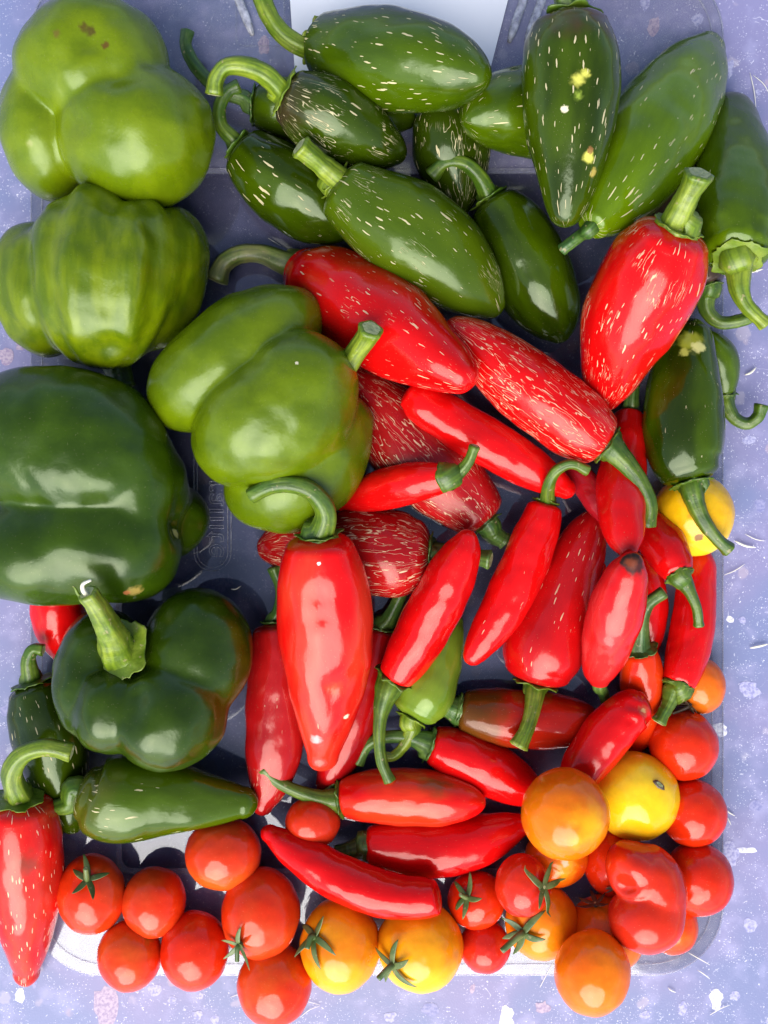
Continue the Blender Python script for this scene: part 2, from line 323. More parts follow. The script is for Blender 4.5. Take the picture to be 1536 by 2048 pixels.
# --- big red peppers
red('R1', 3, [(606, 540, 50), (632, 560, 78), (680, 592, 96), (740, 630, 102), (800, 668, 94), (855, 704, 74), (900, 735, 54), (928, 756, 36)],
    'big red pepper at centre with fine cracks, scarred stem curling left over the tray', M(R_A, R_B, dash=.5, net=.15, rough=.17), stem=[(572, 526, 4, 24), (525, 508, 2, 19), (480, 508, -2, 18), (448, 526, -6, 19), (432, 560, -8, 21)], smat='dry', ignore=('bell4',))
red('R2', 2.62, [(1196, 878, 56), (1172, 862, 68), (1125, 828, 74), (1065, 782, 75), (1000, 730, 66), (945, 684, 48), (910, 655, 28), (896, 643, 10)],
    'red pepper densely netted with tan cork lines, long green stem pointing down right', M(R_A, R_B, dash=.35, net=1.0, rough=.22, wrinkle=.3), stem=[(1222, 896, 6, 27), (1256, 932, 12, 19), (1284, 972, 14, 16), (1298, 1012, 10, 16), (1292, 1050, 2, 17)], calyx=44, smat='mid')
red('R3', 1.1, [(958, 1030, 44), (940, 1010, 60), (895, 968, 82), (835, 908, 88), (775, 842, 76), (725, 785, 52), (700, 752, 28)],
    'dull red pepper with dense cork netting, lying under two shiny chillies', M(R_D, (.36, .007, .008), dash=.4, net=.85, rough=.28, wrinkle=.3), stem=[(985, 1066, -4, 20), (1010, 1082, -10, 16)], calyx=30, smat='dark', ignore=('bell4',))
red('R6', 2.4, [(1340, 482, 68), (1328, 505, 93), (1305, 548, 104), (1275, 605, 100), (1248, 665, 92), (1230, 720, 74), (1217, 770, 54), (1210, 800, 32)],
    'largest red pepper at upper right with a stout stem ending in a pale knob', M(R_A, R_B, dash=.62, net=.4, rough=.17), stem=[(1350, 448, 20, 32), (1366, 412, 50, 25), (1382, 380, 74, 24), (1394, 358, 88, 27), (1398, 348, 94, 27)], calyx=49, smat='light')
red('R9', 2.5, [(640, 1096, 60), (642, 1122, 80), (646, 1170, 90), (650, 1235, 94), (652, 1300, 90), (652, 1365, 78), (650, 1425, 62), (647, 1480, 43), (644, 1520, 26), (643, 1538, 10)],
    'big smooth red pepper in the centre with a grey scar near its tip', M(R_A, (.58, .03, .012), dash=.06, rough=.17, spots=[(631, 1493, 14, (.38, .36, .34), .7), (704, 1438, 7, PALE, .5), (628, 1132, 4, (.8, .76, .7), .4), (675, 1390, 28, (.36, .05, .01), .95)]),
    stem=[(644, 1060, 18, 27), (652, 1022, 42, 21), (626, 984, 56, 19), (584, 968, 60, 18), (540, 972, 56, 17), (500, 992, 50, 14)], calyx=42, smat='mid', dents=[(645, 1205, 26, 7), (650, 1250, 22, 7), (672, 1390, 36, 6)])
red('R10', 1, [(548, 1262, 34), (552, 1300, 50), (554, 1370, 59), (552, 1440, 60), (547, 1510, 56), (537, 1570, 40), (525, 1610, 22), (520, 1628, 9)],
    'dark red pepper lying behind the left side of the big central red one', M(R_D, (.34, .006, .006), dash=.3, net=.15, rough=.17), calyx=22, smat='dark', stem=[(556, 1225, 6, 12), (562, 1180, 10, 11), (548, 1134, 16, 13)], ignore=('bell5',))
red('R12', 1.25, [(1078, 1342, 66), (1084, 1318, 82), (1098, 1270, 82), (1120, 1205, 72), (1145, 1140, 60), (1168, 1085, 48), (1184, 1045, 32), (1190, 1025, 14)],
    'large deep red pepper narrowing upward, stem at the bottom pointing down left', M(R_B, (.38, .005, .006), dash=.4, rough=.18), stem=[(1070, 1378, 14, 21), (1064, 1420, 40, 16), (1052, 1460, 58, 15), (1036, 1492, 64, 18)], calyx=44, smat='light')
red('R15', 1, [(836, 1110, 68), (815, 1110, 84), (765, 1108, 88), (700, 1102, 82), (640, 1098, 66), (585, 1090, 58), (548, 1094, 42), (526, 1098, 24)],
    'dark red cracked pepper lying crosswise under the top of the big central one', M(R_D, (.34, .006, .006), dash=.62, net=.75, rough=.17), stem=[(872, 1106, 4, 22), (910, 1108, 10, 17), (950, 1114, 18, 16), (980, 1120, 26, 17)], calyx=44, smat='dark', ignore=('bell4',))
red('R22', 1.5, [(40, 1618, 66), (43, 1650, 76), (47, 1720, 75), (50, 1790, 70), (52, 1850, 58), (53, 1905, 40), (53, 1945, 23), (52, 1966, 9)],
    'bright red pepper with pale dots in the lower left corner, hooked green stem', M(R_A, (.58, .025, .012), dash=.66, dsc=1.15, rough=.17, cork=(.85, .70, .42), spots=[(55, 1740, 42, (.22, .03, .012), .95)]),
    stem=[(36, 1588, 24, 24), (24, 1548, 56, 21), (44, 1510, 74, 19), (90, 1494, 80, 18), (142, 1504, 78, 17)], calyx=50, smat='light')
red('R23', 1, [(112, 1190, 50), (115, 1225, 53), (119, 1270, 43), (126, 1308, 24), (131, 1325, 9)],
    'red pepper tip between the large dark bell and the one below it', M(R_A, R_B, rough=.17), ignore=('bell1','bell2','bell3','bell4','bell5',))
# --- red chillies
chi('R4', 2, [(818, 790, 28), (836, 802, 40), (885, 832, 46), (945, 868, 49), (1010, 906, 48), (1070, 942, 40), (1115, 968, 28), (1145, 986, 12)],
    'long shiny red chilli with blunt upper left end, between two netted red peppers', M(R_A, R_B, rough=.15), tipcap=.6, cap=.35)
chi('R5', 2.4, [(884, 955, 26), (866, 958, 35), (820, 966, 42), (770, 978, 42), (725, 992, 33), (690, 1003, 19), (670, 1010, 7)],
    'small red chilli pointing left onto the bell pepper, bright green stem raised to the right', M(R_A, R_B, rough=.16), stem=[(898, 952, 4, 22), (918, 944, 12, 14), (938, 922, 24, 11), (950, 892, 34, 10)], calyx=27, smat='mid', ignore=('bell4',))
chi('R7', 2.3, [(1258, 838, 30), (1254, 868, 40), (1247, 930, 47), (1242, 990, 49), (1245, 1040, 46), (1252, 1080, 36), (1258, 1105, 18)],
    'upright red chilli right of centre, crossed by the long stem of the netted pepper', M(R_B, R_A, rough=.2), stem=[(1262, 805, 4, 15), (1266, 770, 8, 12)], calyx=20, smat='dark')
chi('R8', 1.3, [(1140, 925, 18), (1165, 958, 27), (1195, 1000, 30), (1215, 1030, 24)],
    'small dull red chilli piece in the gap left of the upright chilli', M(R_D, (.38, .01, .02), rough=.2))
chi('R11', 1.2, [(760, 1268, 30), (752, 1300, 38), (735, 1360, 45), (712, 1430, 48), (685, 1500, 42), (660, 1550, 30), (642, 1578, 12)],
    'dark red chilli running down behind the right side of the big central pepper', M(R_B, R_D, rough=.17), stem=[(776, 1240, 6, 18), (790, 1215, 18, 13), (806, 1180, 32, 12), (820, 1148, 42, 13)], calyx=28, smat='dark')
chi('R13', 2.4, [(795, 1345, 40), (810, 1322, 47), (842, 1268, 53), (876, 1204, 54), (906, 1142, 48), (928, 1095, 35), (937, 1068, 18)],
    'plump red chilli slanting up to the right in the centre, stem trailing down', M(R_A, R_B, rough=.15), stem=[(774, 1382, 4, 26), (762, 1425, 8, 15), (758, 1475, 10, 12), (764, 1525, 8, 11), (780, 1562, 4, 11)], calyx=40, smat='mid')
chi('R14', 2.2, [(1089, 1018, 28), (1083, 1040, 40), (1065, 1090, 47), (1040, 1150, 49), (1008, 1215, 46), (974, 1270, 37), (948, 1308, 24), (936, 1326, 9)],
    'curved red chilli right of centre, thin stem bent over its top end', M(R_A, R_B, rough=.15, dash=.12), stem=[(1094, 1000, 8, 16), (1098, 968, 50, 12), (1112, 942, 70, 11), (1142, 928, 80, 10), (1176, 942, 76, 10)], calyx=26, smat='mid')
chi('R17', .9, [(932, 1422, 38), (952, 1426, 48), (1000, 1434, 57), (1060, 1440, 59), (1120, 1443, 54), (1170, 1444, 40), (1200, 1444, 20)],
    'half ripe brown and red chilli lying crosswise behind a downward stem', M((.40, .010, .003), (.30, .012, .003), rough=.15, c3=((.10, .034, .004), .42, .1)), stem=[(905, 1416, 2, 24), (885, 1408, 0, 19), (868, 1400, -4, 15)], calyx=34, smat='dark')
chi('R18', 1.5, [(872, 1492, 38), (890, 1498, 48), (930, 1516, 55), (980, 1540, 55), (1030, 1566, 46), (1070, 1588, 28), (1088, 1598, 12)],
    'red chilli slanting down to the orange tomato, long green stem curving left', M(R_A, R_B, rough=.15), stem=[(852, 1484, 4, 24), (815, 1474, 6, 15), (770, 1474, 4, 12), (736, 1490, -2, 11), (716, 1526, -10, 11)], calyx=36, smat='dark')
chi('R19', 1.8, [(694, 1596, 40), (712, 1594, 48), (760, 1592, 55), (820, 1594, 58), (880, 1598, 54), (930, 1602, 40), (958, 1605, 24), (970, 1606, 9)],
    'red chilli with an orange and brown blush, lying level with its stem reaching left', M(R_A, R_O, rough=.16, spots=[(870, 1558, 40, (.20, .06, .012), .95)]), stem=[(676, 1600, 4, 28), (640, 1596, 8, 17), (590, 1580, 16, 13), (548, 1558, 22, 12), (526, 1535, 26, 12)], calyx=38, smat='mid')
chi('R20', 1.4, [(744, 1690, 32), (762, 1690, 44), (810, 1694, 54), (870, 1695, 58), (930, 1688, 55), (985, 1672, 46), (1025, 1656, 32), (1055, 1646, 14)],
    'wide red chilli below the blushed one, dark stem at its left end', M(R_A, R_B, rough=.16), stem=[(725, 1693, 0, 24), (698, 1700, -4, 17), (672, 1704, -8, 13)], calyx=28, smat='dark')
chi('R21', 2, [(870, 1794, 36), (855, 1796, 40), (800, 1794, 43), (740, 1780, 46), (680, 1755, 46), (625, 1724, 42), (575, 1692, 32), (540, 1668, 18), (525, 1658, 7)],
    'long curved red chilli above the bottom tomatoes, blunt right end without a stem', M(R_A, R_B, rough=.15), cap=.3)
chi('R24', 2.2, [(1355, 1142, 30), (1346, 1125, 40), (1325, 1092, 45), (1300, 1058, 40), (1282, 1035, 30), (1272, 1020, 14)],
    'short red chilli pointing down right below the yellow tomato, thin drooping stem', M(R_A, R_B, rough=.16), stem=[(1366, 1160, 6, 20), (1382, 1188, 12, 12), (1394, 1218, 12, 10), (1398, 1252, 6, 10)], calyx=29, smat='mid')
chi('R25', 2.4, [(1199, 1362, 20), (1200, 1340, 34), (1211, 1295, 48), (1226, 1240, 56), (1243, 1185, 52), (1258, 1140, 38), (1266, 1118, 22)],
    'pinkish red chilli with a black rotten tip at its top end', stem=[(1206, 1384, -34, 11), (1212, 1408, -60, 9)], smat='dark', mat=M((.50, .02, .02), R_B, rough=.17, spots=[(1262, 1116, 27, BLK, .5), (1250, 1112, 18, BLK, .4), (1240, 1118, 15, BLK, .5), (1275, 1100, 10, BLK, .5), (1250, 1130, 16, (.16, .03, .01), .8)]))
chi('R26', 1, [(1275, 1120, 24), (1290, 1160, 36), (1297, 1210, 38), (1296, 1260, 34), (1290, 1310, 22)],
    'red chilli showing as a narrow strip right of the black tipped one', M(R_B, R_A, rough=.17))
chi('R30', 1, [(1193, 1130, 18), (1193, 1150, 28), (1196, 1190, 32), (1200, 1240, 26), (1204, 1280, 12)],
    'small rounded red chilli end left of the black tipped one', M(R_B, R_A, rough=.17))
chi('R27', 2.5, [(1280, 1308, 36), (1283, 1330, 42), (1284, 1375, 43), (1282, 1420, 41), (1277, 1460, 35), (1270, 1490, 22), (1267, 1505, 9)],
    'orange red chilli standing upright with a jagged dark calyx and raised stem', M((.62, .006, .003), (.66, .035, .003), rough=.17), stem=[(1280, 1272, 14, 18), (1282, 1240, 30, 15), (1296, 1208, 44, 13), (1328, 1184, 54, 12)], calyx=35, smat='dark')
chi('R28', 2.6, [(1288, 1412, 30), (1272, 1418, 42), (1242, 1440, 47), (1208, 1477, 50), (1176, 1522, 47), (1150, 1560, 36), (1138, 1582, 16)],
    'bent red chilli with a button-like scar on its blunt upper end, above the orange tomato', M(R_A, R_B, rough=.16, spots=[(1288, 1408, 15, (.42, .05, .02), .5), (1288, 1408, 6, (.55, .30, .12), .6)]), dents=[(1262, 1402, 12, 6), (1252, 1432, 10, 4), (1288, 1408, 9, 5)])
chi('R29', 1.5, [(1358, 1362, 34), (1365, 1340, 40), (1378, 1290, 43), (1387, 1230, 43), (1393, 1170, 38), (1400, 1125, 30), (1403, 1100, 16)],
    'long red chilli at the right edge of the pile, stem end pointing down', M(R_B, R_A, rough=.18), stem=[(1348, 1380, 4, 24), (1338, 1405, 10, 15), (1326, 1428, 16, 13), (1317, 1444, 18, 14)], calyx=32, smat='mid')
# --- tomatoes
T_R, T_R2, T_O, T_Y = (.68, .028, .003), (.60, .017, .003), (.74, .12, .003), (.80, .36, .004)
def tm(c1, c2, **kw): return M(c1, c2, rough=kw.pop('rough', .17), blot=.7, sss=.06, spec=.46, bumpk=.45, **kw)
tomato('T1', 1.6, (1387, 1030), 79, 80, 'yellow tomato at the right side under a green pepper stem', tm((.86, .48, .006), T_Y, c3=((.88, .60, .02), .45, .05), spots=[(1394, 1088, 11, (.16, .07, .02), .5), (1376, 1028, 16, (.40, .18, .02), .9)]))
tomato('T2', 1, (1402, 1371), 47, 55, 'small orange tomato at the right edge below the long red chilli, with a withered calyx', tm((.66, .14, .008), T_O), calyx=(1368, 1412, 26, 40, (-28, 12, 0), 'brown'))
tomato('T3', 1, (1367, 1490), 67, 68, 'red tomato at the right edge between small orange one and yellow one', tm(T_R, T_R2))
tomato('T4', 2.7, (1271, 1592), 83, 87, 'yellow tomato with a brown oval scar at lower right', tm((.86, .46, .006), (.90, .62, .02)), scar=(1325, 1563, 13, .5))
tomato('T5', 2.75, (1130, 1628), 85, 90, 'orange tomato with a yellow side left of the scarred yellow one', tm((.74, .13, .003), (.76, .17, .003), spots=[(1198, 1660, 62, (.80, .40, .006), 1.)]))
tomato('T6', 1.1, (1385, 1625), 65, 66, 'plain red tomato tucked against the right of the scarred yellow one', tm(T_R2, T_R))
tomato('T7', 1.2, (1397, 1758), 68, 70, 'round red tomato right of the kidney-shaped one', tm(T_R, T_R2))
tomato('T8', 2.3, (1297, 1790), 70, 82, 'kidney-shaped red tomato with a deep fold, at lower right', tm((.56, .022, .008), T_R), lobes=[(1264, 1742, 8, 52, 62, 62, 20), (1312, 1775, 2, 58, 86, 64, 12), (1292, 1836, 6, 76, 68, 70, 0)], p=16, dents=[(1228, 1776, 24, 22), (1252, 1774, 20, 14), (1282, 1768, 14, 7)])
tomato('T9', 1.3, (1228, 1728), 58, 64, 'red tomato half hidden behind the kidney-shaped one, by its fold', tm(T_R2, T_R), calyx=(1222, 1784, 14, 20, None, 'brown'))
tomato('T10', 2, (1045, 1771), 54, 61, 'small red tomato with its calyx on the right side, above the bottom orange one', tm((.58, .02, .010), T_R), calyx=(1094, 1768, 44, 80, None))
tomato('T11', 1.1, (953, 1800), 57, 56, 'red tomato with a green star calyx at upper left, below the wide chilli', tm(T_R, T_R2), calyx=(930, 1786, 36, 10, (-10, -8, 8)))
tomato('T12', 1, (1112, 1715), 62, 58, 'red and yellow tomato peeking out under the orange one, with a pale corky scar', tm(T_R, T_O, spots=[(1146, 1738, 32, (.72, .36, .015), .9), (1144, 1730, 11, (.62, .56, .36), .7)]))
tomato('T13', 1, (970, 1893), 50, 51, 'small deep red tomato at the bottom, left of a long green calyx', tm((.50, .018, .010), T_R2))
tomato('T14', 1, (1083, 1843), 72, 73, 'amber orange tomato with a long spidery green calyx in the bottom row', tm((.74, .16, .004), (.78, .22, .005)), calyx=(1040, 1870, 48, 30, (-34, 26, 8)))
tomato('T15', 1.5, (1185, 1945), 74, 81, 'smooth orange tomato lowest of the bottom right group', tm((.80, .13, .003), (.82, .18, .004)))
tomato('T16', 1, (1212, 1868), 74, 76, 'dim orange tomato wedged behind the lowest orange one and the kidney-shaped one', tm((.62, .15, .01), T_O), calyx=(1190, 1800, 30, 0, None, 'brown'))
tomato('T17', 1, (1345, 1852), 50, 54, 'orange red tomato peeking out lower right of the kidney-shaped one', tm(T_R, T_O))
tomato('T18', 1, (840, 1892), 84, 87, 'amber tomato directly below the blunt end of the curved chilli', tm((.78, .25, .004), (.82, .34, .006), c3=((.86, .46, .01), .55, .1)), calyx=(782, 1938, 44, 60, (-20, 18, 6)))
tomato('T19', 1, (680, 1890), 79, 90, 'large amber orange tomato in the bottom row, calyx against its left side', tm((.74, .17, .004), (.80, .27, .005), c3=((.82, .34, .006), .6, .2)), calyx=(622, 1872, 44, 15, (-6, 20, 8)))
tomato('T20', 1.1, (521, 1826), 78, 87, 'large red tomato under the thin end of the curved chilli', tm((.60, .05, .008), T_R), calyx=(470, 1890, 34, 25, (0, 24, 0)))
tomato('T21', 1.8, (549, 1969), 73, 79, 'red orange tomato lowest in the bottom row', tm(T_R, (.64, .08, .008)))
tomato('T22', 1, (389, 1901), 66, 77, 'red tomato in the bottom row, second from the left end', tm(T_R, T_R2))
tomato('T23', 1, (259, 1911), 62, 68, 'red orange tomato with a faint green top, first from the left in the bottom row', tm((.62, .07, .008), T_R, spots=[(305, 1862, 22, (.30, .12, .01), .9)]))
tomato('T24', 1.6, (308, 1804), 62, 68, 'egg-shaped red tomato resting on two others at lower left', tm((.60, .045, .008), T_R))
tomato('T25', 1, (183, 1788), 66, 78, 'red tomato with a green star calyx on top, beside the dotted red pepper', tm((.60, .05, .008), T_R), calyx=(168, 1752, 40, 30, (2, -22, 14)))
tomato('T26', 1.3, (447, 1707), 73, 71, 'red tomato touching the tip of the sideways green pepper', tm((.60, .04, .008), T_R, c3=((.66, .09, .01), .5, .1)))
tomato('T27', 1, (625, 1645), 54, 51, 'smallest round red tomato under the stem of the blushed chilli', tm((.60, .03, .008), T_R))

STRAW = ['two-pronged straw splinter at right beside the far right green pepper, longer prong', 'two-pronged straw splinter at right beside the far right green pepper, shorter prong',
 'pale straw shred at the right edge left of the knobbly stem', 'broad pale straw flake right of the yellow tomato below the stem end', 'thin straw hair just above the broad flake right of the yellow tomato',
 'short straw sliver right of the plain red tomato', 'tiny straw sliver touching the plain red tomato on its right', 'pale straw flake on the table right of the hooked small stem',
 'thin straw hair right of the long red chilli at the pile edge', 'pale straw flake at the right edge level with the black tipped chilli', 'thin curved straw hair lower right of the orange red tomato',
 'thin straw hair in the lower right corner of the table', 'straight straw hair between the small deep red tomato and the lowest orange one', 'short straw flake below the dotted red pepper tip',
 'long straw hair below the amber tomato in the bottom row', 'straw hair left of the lowest red orange tomato', 'straw hair right of the lowest red orange tomato by the photo bottom',
 'short straw sliver at bottom right of the table near white chips', 'straw sliver on the dark tray panel above the scarred curling stem', 'straw flake on the dark tray panel beside the dark bell pepper', 'straw hair in the bottom right corner']
# ------------------------------------------------------------------ stacking: every fruit rests on the tray or on those below it
SPH = []
def pts_of(it, n=13):
    return crom(it['path'], n)
def solve_all():
    for it in sorted(ITEMS, key=lambda i: i['rank']):
        if it['kind'] == 'b':
            for (lx, ly, lz, a, b, cz, rot) in it['lobes']:
                k = 1-(it['z0']+lz)/D; r = min(a, b, cz)*k*.92
                c = P(lx, ly, it['z0']+lz); SPH.append((c, r, it['key']))
                u = np.array((math.cos(math.radians(rot)), math.sin(math.radians(rot)), 0))
                if b > a: u = np.array((-u[1], u[0], 0))
                for sgn in (-1, 1): SPH.append((c+u*sgn*(max(a, b)*k*.92-r), r*.95, it['key']))
            continue
        if it['kind'] == 't': q = np.array([[it['c'][0], it['c'][1], min(it['rx'], it['ry'])]]); 
        else: q = pts_of(it)
        n = len(q); t = np.linspace(0, 1, n); z = q[:, 2]+FLOOR
        for _ in range(5):
            need = []
            for i in range(n):
                k = 1-z[i]/D; r = q[i, 2]*k; p = P(q[i, 0], q[i, 1], z[i]); lo = FLOOR+r*.97
                for c, rj, kj in SPH:
                    if kj in it.get('ignore', ()): continue
                    dd = math.hypot(p[0]-c[0], p[1]-c[1]); R = (r+rj)*.84
                    if dd < R: lo = max(lo, c[2]+math.sqrt(R*R-dd*dd))
                need.append(lo)
            need = np.array(need)
            if n == 1: z = need; continue
            best = None
            lines = [(need.max(), 0.0)]
            for i in range(n):
                for j in range(i+1, n):
                    m = (need[j]-need[i])/(t[j]-t[i]); lines.append((need[i]-m*t[i], m))
            Lp = np.linalg.norm(np.diff(q[:, :2], axis=0), axis=1).sum()
            for c0, m in lines:
                if abs(m) > Lp*.75: continue
                zz = c0+m*t
                if (zz >= need-2).all():
                    if best is None or zz.mean() < best[0]: best = (zz.mean(), zz)
            z = best[1]
        it['z'] = z
        for i in range(n):
            k = 1-z[i]/D; SPH.append((P(q[i, 0], q[i, 1], z[i]), q[i, 2]*k, it['key']))
solve_all()

def spot_list(mat, verts, og):
    """turn photo-pixel spots into places on the surface (top-most vertex under that pixel)"""
    out = []
    v = np.asarray(verts)
    k = 1/(1-v[:, 2]/D); px = v[:, 0]*k+CX; py = CY-v[:, 1]*k
    for (sx, sy, rad, c, soft) in mat.pop('spots', ()):
        d = np.hypot(px-sx, py-sy); near = d < max(14, d.min()+6)
        i = np.where(near)[0][np.argmax(v[near][:, 2])]
        out.append((v[i]-og, rad, c, soft))
    return out
def surf_at(verts, sx, sy):
    v = np.asarray(verts); k = 1/(1-v[:, 2]/D); d = np.hypot(v[:, 0]*k+CX-sx, CY-v[:, 1]*k-sy)
    near = d < max(12, d.min()+5); i = np.where(near)[0][np.argmax(v[near][:, 2])]
    return v[i]
def build_stem(parent, og, base, axis, path, zb, smat, flare=1.25, jag=0.0):
    """path: (px, py, dz, r) after the base"""
    rows = [np.r_[base-axis*8, path[0][3]*flare], np.r_[base+axis*6, path[0][3]*1.15]]
    for (px, py, dz, r) in path:
        z = zb+dz; k = 1-z/D; rows.append(np.r_[P(px, py, z), r*k])
    q = crom(rows, 30)
    rr = q[:, 3].copy(); rr[-3:] *= (1.04, 1.10, 1.12)
    for i in range(len(rr)): rr[i] *= 1+.07*noise.noise(Vector((i*.45, base[0]*.03, base[1]*.03)))
    vs, f, fm = tube(q[:, :3], rr, 20, .075, 5)
    Ls = np.r_[0, np.cumsum(np.linalg.norm(np.diff(q[:, :3], axis=0), axis=1))]
    rest = [(math.cos(2*math.pi*j/20)*.2, math.sin(2*math.pi*j/20)*.2, Ls[i]/100) for i in range(30) for j in range(20)]
    rest += [(0, 0, 0)]+[(math.cos(2*math.pi*j/20)*.15, math.sin(2*math.pi*j/20)*.15, Ls[-1]/100) for j in range(20)]+[(0, 0, Ls[-1]/100)]
    o = mesh_obj('stem', vs, f, [stem_mat(smat, True), cut_mat()], parent, og, fmat=fm, attrs={'rest': ('FLOAT_VECTOR', rest)})
    return o
def build_calyx(parent, og, base, axis, R, hfun, smat, teeth=6):
    a = np.array(axis); u = np.cross(a, (0, 0, 1.)); 
    if np.linalg.norm(u) < .1: u = np.cross(a, (0, 1., 0))
    u /= np.linalg.norm(u); v = np.cross(a, u)
    prof = [(.22, 6), (.45, 4), (.7, 3.2), (.86, 3.4), (.95, 4.5), (1.0, 5.5), (1.0, 3.5), (.86, .5), (.7, -1), (.22, -3)]
    ns = 60; vs = []; ph = random.random()*6
    def tri(x): return abs(((x/(2*math.pi)) % 1)*2-1)*2-1
    for (f_, h) in prof:
        for j in range(ns):
            th = 2*math.pi*j/ns
            n1 = noise.noise(Vector((math.cos(th)*2.2+ph, math.sin(th)*2.2, base[0]*.01))); n2 = noise.noise(Vector((math.cos(th)*7+ph, math.sin(th)*7, base[1]*.01)))
            lobe = 1+f_**3*(.10*tri(teeth*th+ph+n1)+.20*n1+.10*n2)
            rho = R*f_*lobe
            hh = hfun(rho)+h+f_**4*R*(.09*tri(teeth*th+ph+n1)+.12*n1+.05)+1.6*noise.noise(Vector((math.cos(th)*3, math.sin(th)*3+ph, f_*3)))
            vs.append(base+a*hh+(u*math.cos(th)+v*math.sin(th))*rho)
    f = grid_faces(len(prof), ns)
    return mesh_obj('calyx', vs, f, stem_mat(smat), parent, og)

def build_pepper(it):
    N, NS = 66, 44
    q = crom(it['path'], N); q[:, 2] = np.maximum(q[:, 2], 3)
    n = len(it['z']); z = np.interp(np.linspace(0, 1, N), np.linspace(0, 1, n), it['z'])
    k = 1-z/D; pts = np.array([P(a, b, c) for a, b, c in zip(q[:, 0], q[:, 1], z)]); r = q[:, 2]*k
    sl_ = np.r_[0, np.cumsum(np.linalg.norm(np.diff(pts, axis=0), axis=1))]; rem = sl_[-1]-sl_; Rt = it['blunt']*r.max()
    e_ = Rt-math.sqrt(max(Rt*Rt-r[-1]**2, 0)) if r[-1] < Rt else None
    if e_ is not None: rem = rem+e_
    r = np.maximum(r, np.where(rem < Rt, np.sqrt(np.maximum(rem*(2*Rt-rem), 0)), Rt*np.exp(-((rem-Rt)/(Rt*1.2))**2)))
    if it['calyx'] and not it['key'] in ('R28',):
        i12 = int(N*.13); fl = it['shoulder']*r[i12]; r[:i12] = np.maximum(r[:i12], np.linspace(fl, r[i12], i12))
        for _ in range(14): r[1:26] = .25*r[0:25]+.5*r[1:26]+.25*r[2:27]
    T, U, W = frames(pts)
    # rounded ends
    rows_p, rows_r, rows_u, rows_w = list(pts), list(r), list(U), list(W)
    cd0, cd1 = it['cap']*r[0], it['tipcap']*r[-1]
    pre = [(pts[0]-T[0]*cd0*math.sin(a), r[0]*math.cos(a)) for a in np.radians((86, 72, 58, 44, 30, 15))]
    post = [(pts[-1]+T[-1]*cd1*math.sin(a), r[-1]*math.cos(a)) for a in np.radians((15, 30, 44, 58, 72, 86))]
    if e_ is not None: post = [(pts[-1]+T[-1]*e_*x, math.sqrt(max(e_*(1-x)*(2*Rt-e_*(1-x)), 0))) for x in (.2, .4, .6, .78, .92, .99)]
    rp = np.array([x[0] for x in pre]+rows_p+[x[0] for x in post]); rr = np.array([x[1] for x in pre]+rows_r+[x[1] for x in post])
    UU = np.array([U[0]]*6+rows_u+[U[-1]]*6); WW = np.array([W[0]]*6+rows_w+[W[-1]]*6)
    L = np.r_[0, np.cumsum(np.linalg.norm(np.diff(rp, axis=0), axis=1))]
    sd_ = (hash(it['key']) % 1) + sum(ord(c) for c in it['key'])*.73
    ln, la = it['lob']; ph = sd_*1.7
    vs, rest, tt, suv = [], [], [], []
    rmean = rr.max()
    for i in range(len(rp)):
        for j in range(NS):
            th = 2*math.pi*j/NS
            e = Vector((math.cos(th)*1.1+sd_, math.sin(th)*1.1, L[i]/rmean*.9))
            wob = 1+la*math.cos(ln*th+ph+L[i]/rmean*.25)+it['rough']*noise.noise(e)+it['rough']*.5*noise.noise(e*2.3)
            x = rr[i]*wob
            vs.append(rp[i]+(UU[i]*math.cos(th)*it['sq']+WW[i]*math.sin(th))*x)
            rest.append((rr[i]*math.cos(th)/100, rr[i]*math.sin(th)/100, L[i]/100)); tt.append(L[i]/L[-1]); suv.append(((th if th <= math.pi else th-2*math.pi)*rmean*.8/100, L[i]/100, 0))
    f = grid_faces(len(rp), NS)
    m0 = len(vs); vs += [rp[0], rp[-1]]; rest += [(0, 0, 0), (0, 0, L[-1]/100)]; tt += [0, 1]; suv += [(0, 0, 0), (0, L[-1]/100, 0)]
    b = (len(rp)-1)*NS
    f += [(m0, (j+1) % NS, j) for j in range(NS)]+[(m0+1, b+j, b+(j+1) % NS) for j in range(NS)]
    vs = np.array(vs)
    for (dx, dy, rad, dep) in it['dents']:
        c = surf_at(vs, dx, dy); dd = np.linalg.norm(vs-c, axis=1)
        ci = np.array([rp[np.argmin(np.linalg.norm(rp-v, axis=1))] if d_ < rad*2.5 else v for v, d_ in zip(vs, dd)])
        dirn = ci-vs; ln_ = np.linalg.norm(dirn, axis=1)[:, None]+1e-6
        vs = vs+dirn/ln_*(dep*np.exp(-(dd/rad)**2))[:, None]
    mid = rp[len(rp)//2]; og = np.array((mid[0], mid[1], FLOOR))
    root = empty(it['name'], og); tag(root, it['label'], it['cat'], it['group'])
    mt = dict(it['mat']); sp = spot_list(mt, vs, og)
    mat = skin('skin_'+it['key'], mt.pop('c1'), mt.pop('c2'), spots=sp, **mt)
    mesh_obj('flesh', vs, f, mat, root, og, attrs={'rest': ('FLOAT_VECTOR', rest), 't': ('FLOAT', tt), 'skin_uv': ('FLOAT_VECTOR', suv)})
    ax = -T[0]; r0 = r[0]
    if it['stem'] or it['calyx']:
        cb = pts[0]
        hf = lambda rho: cd0*math.sqrt(max(.0, 1-min(rho/r0, .97)**2))
        if it['calyx']: build_calyx(root, og, cb, ax, it['calyx']*k[0], hf, it['smat'])
        if it['stem']: build_stem(root, og, cb+ax*cd0, ax, it['stem'], z[0], it['smat'])

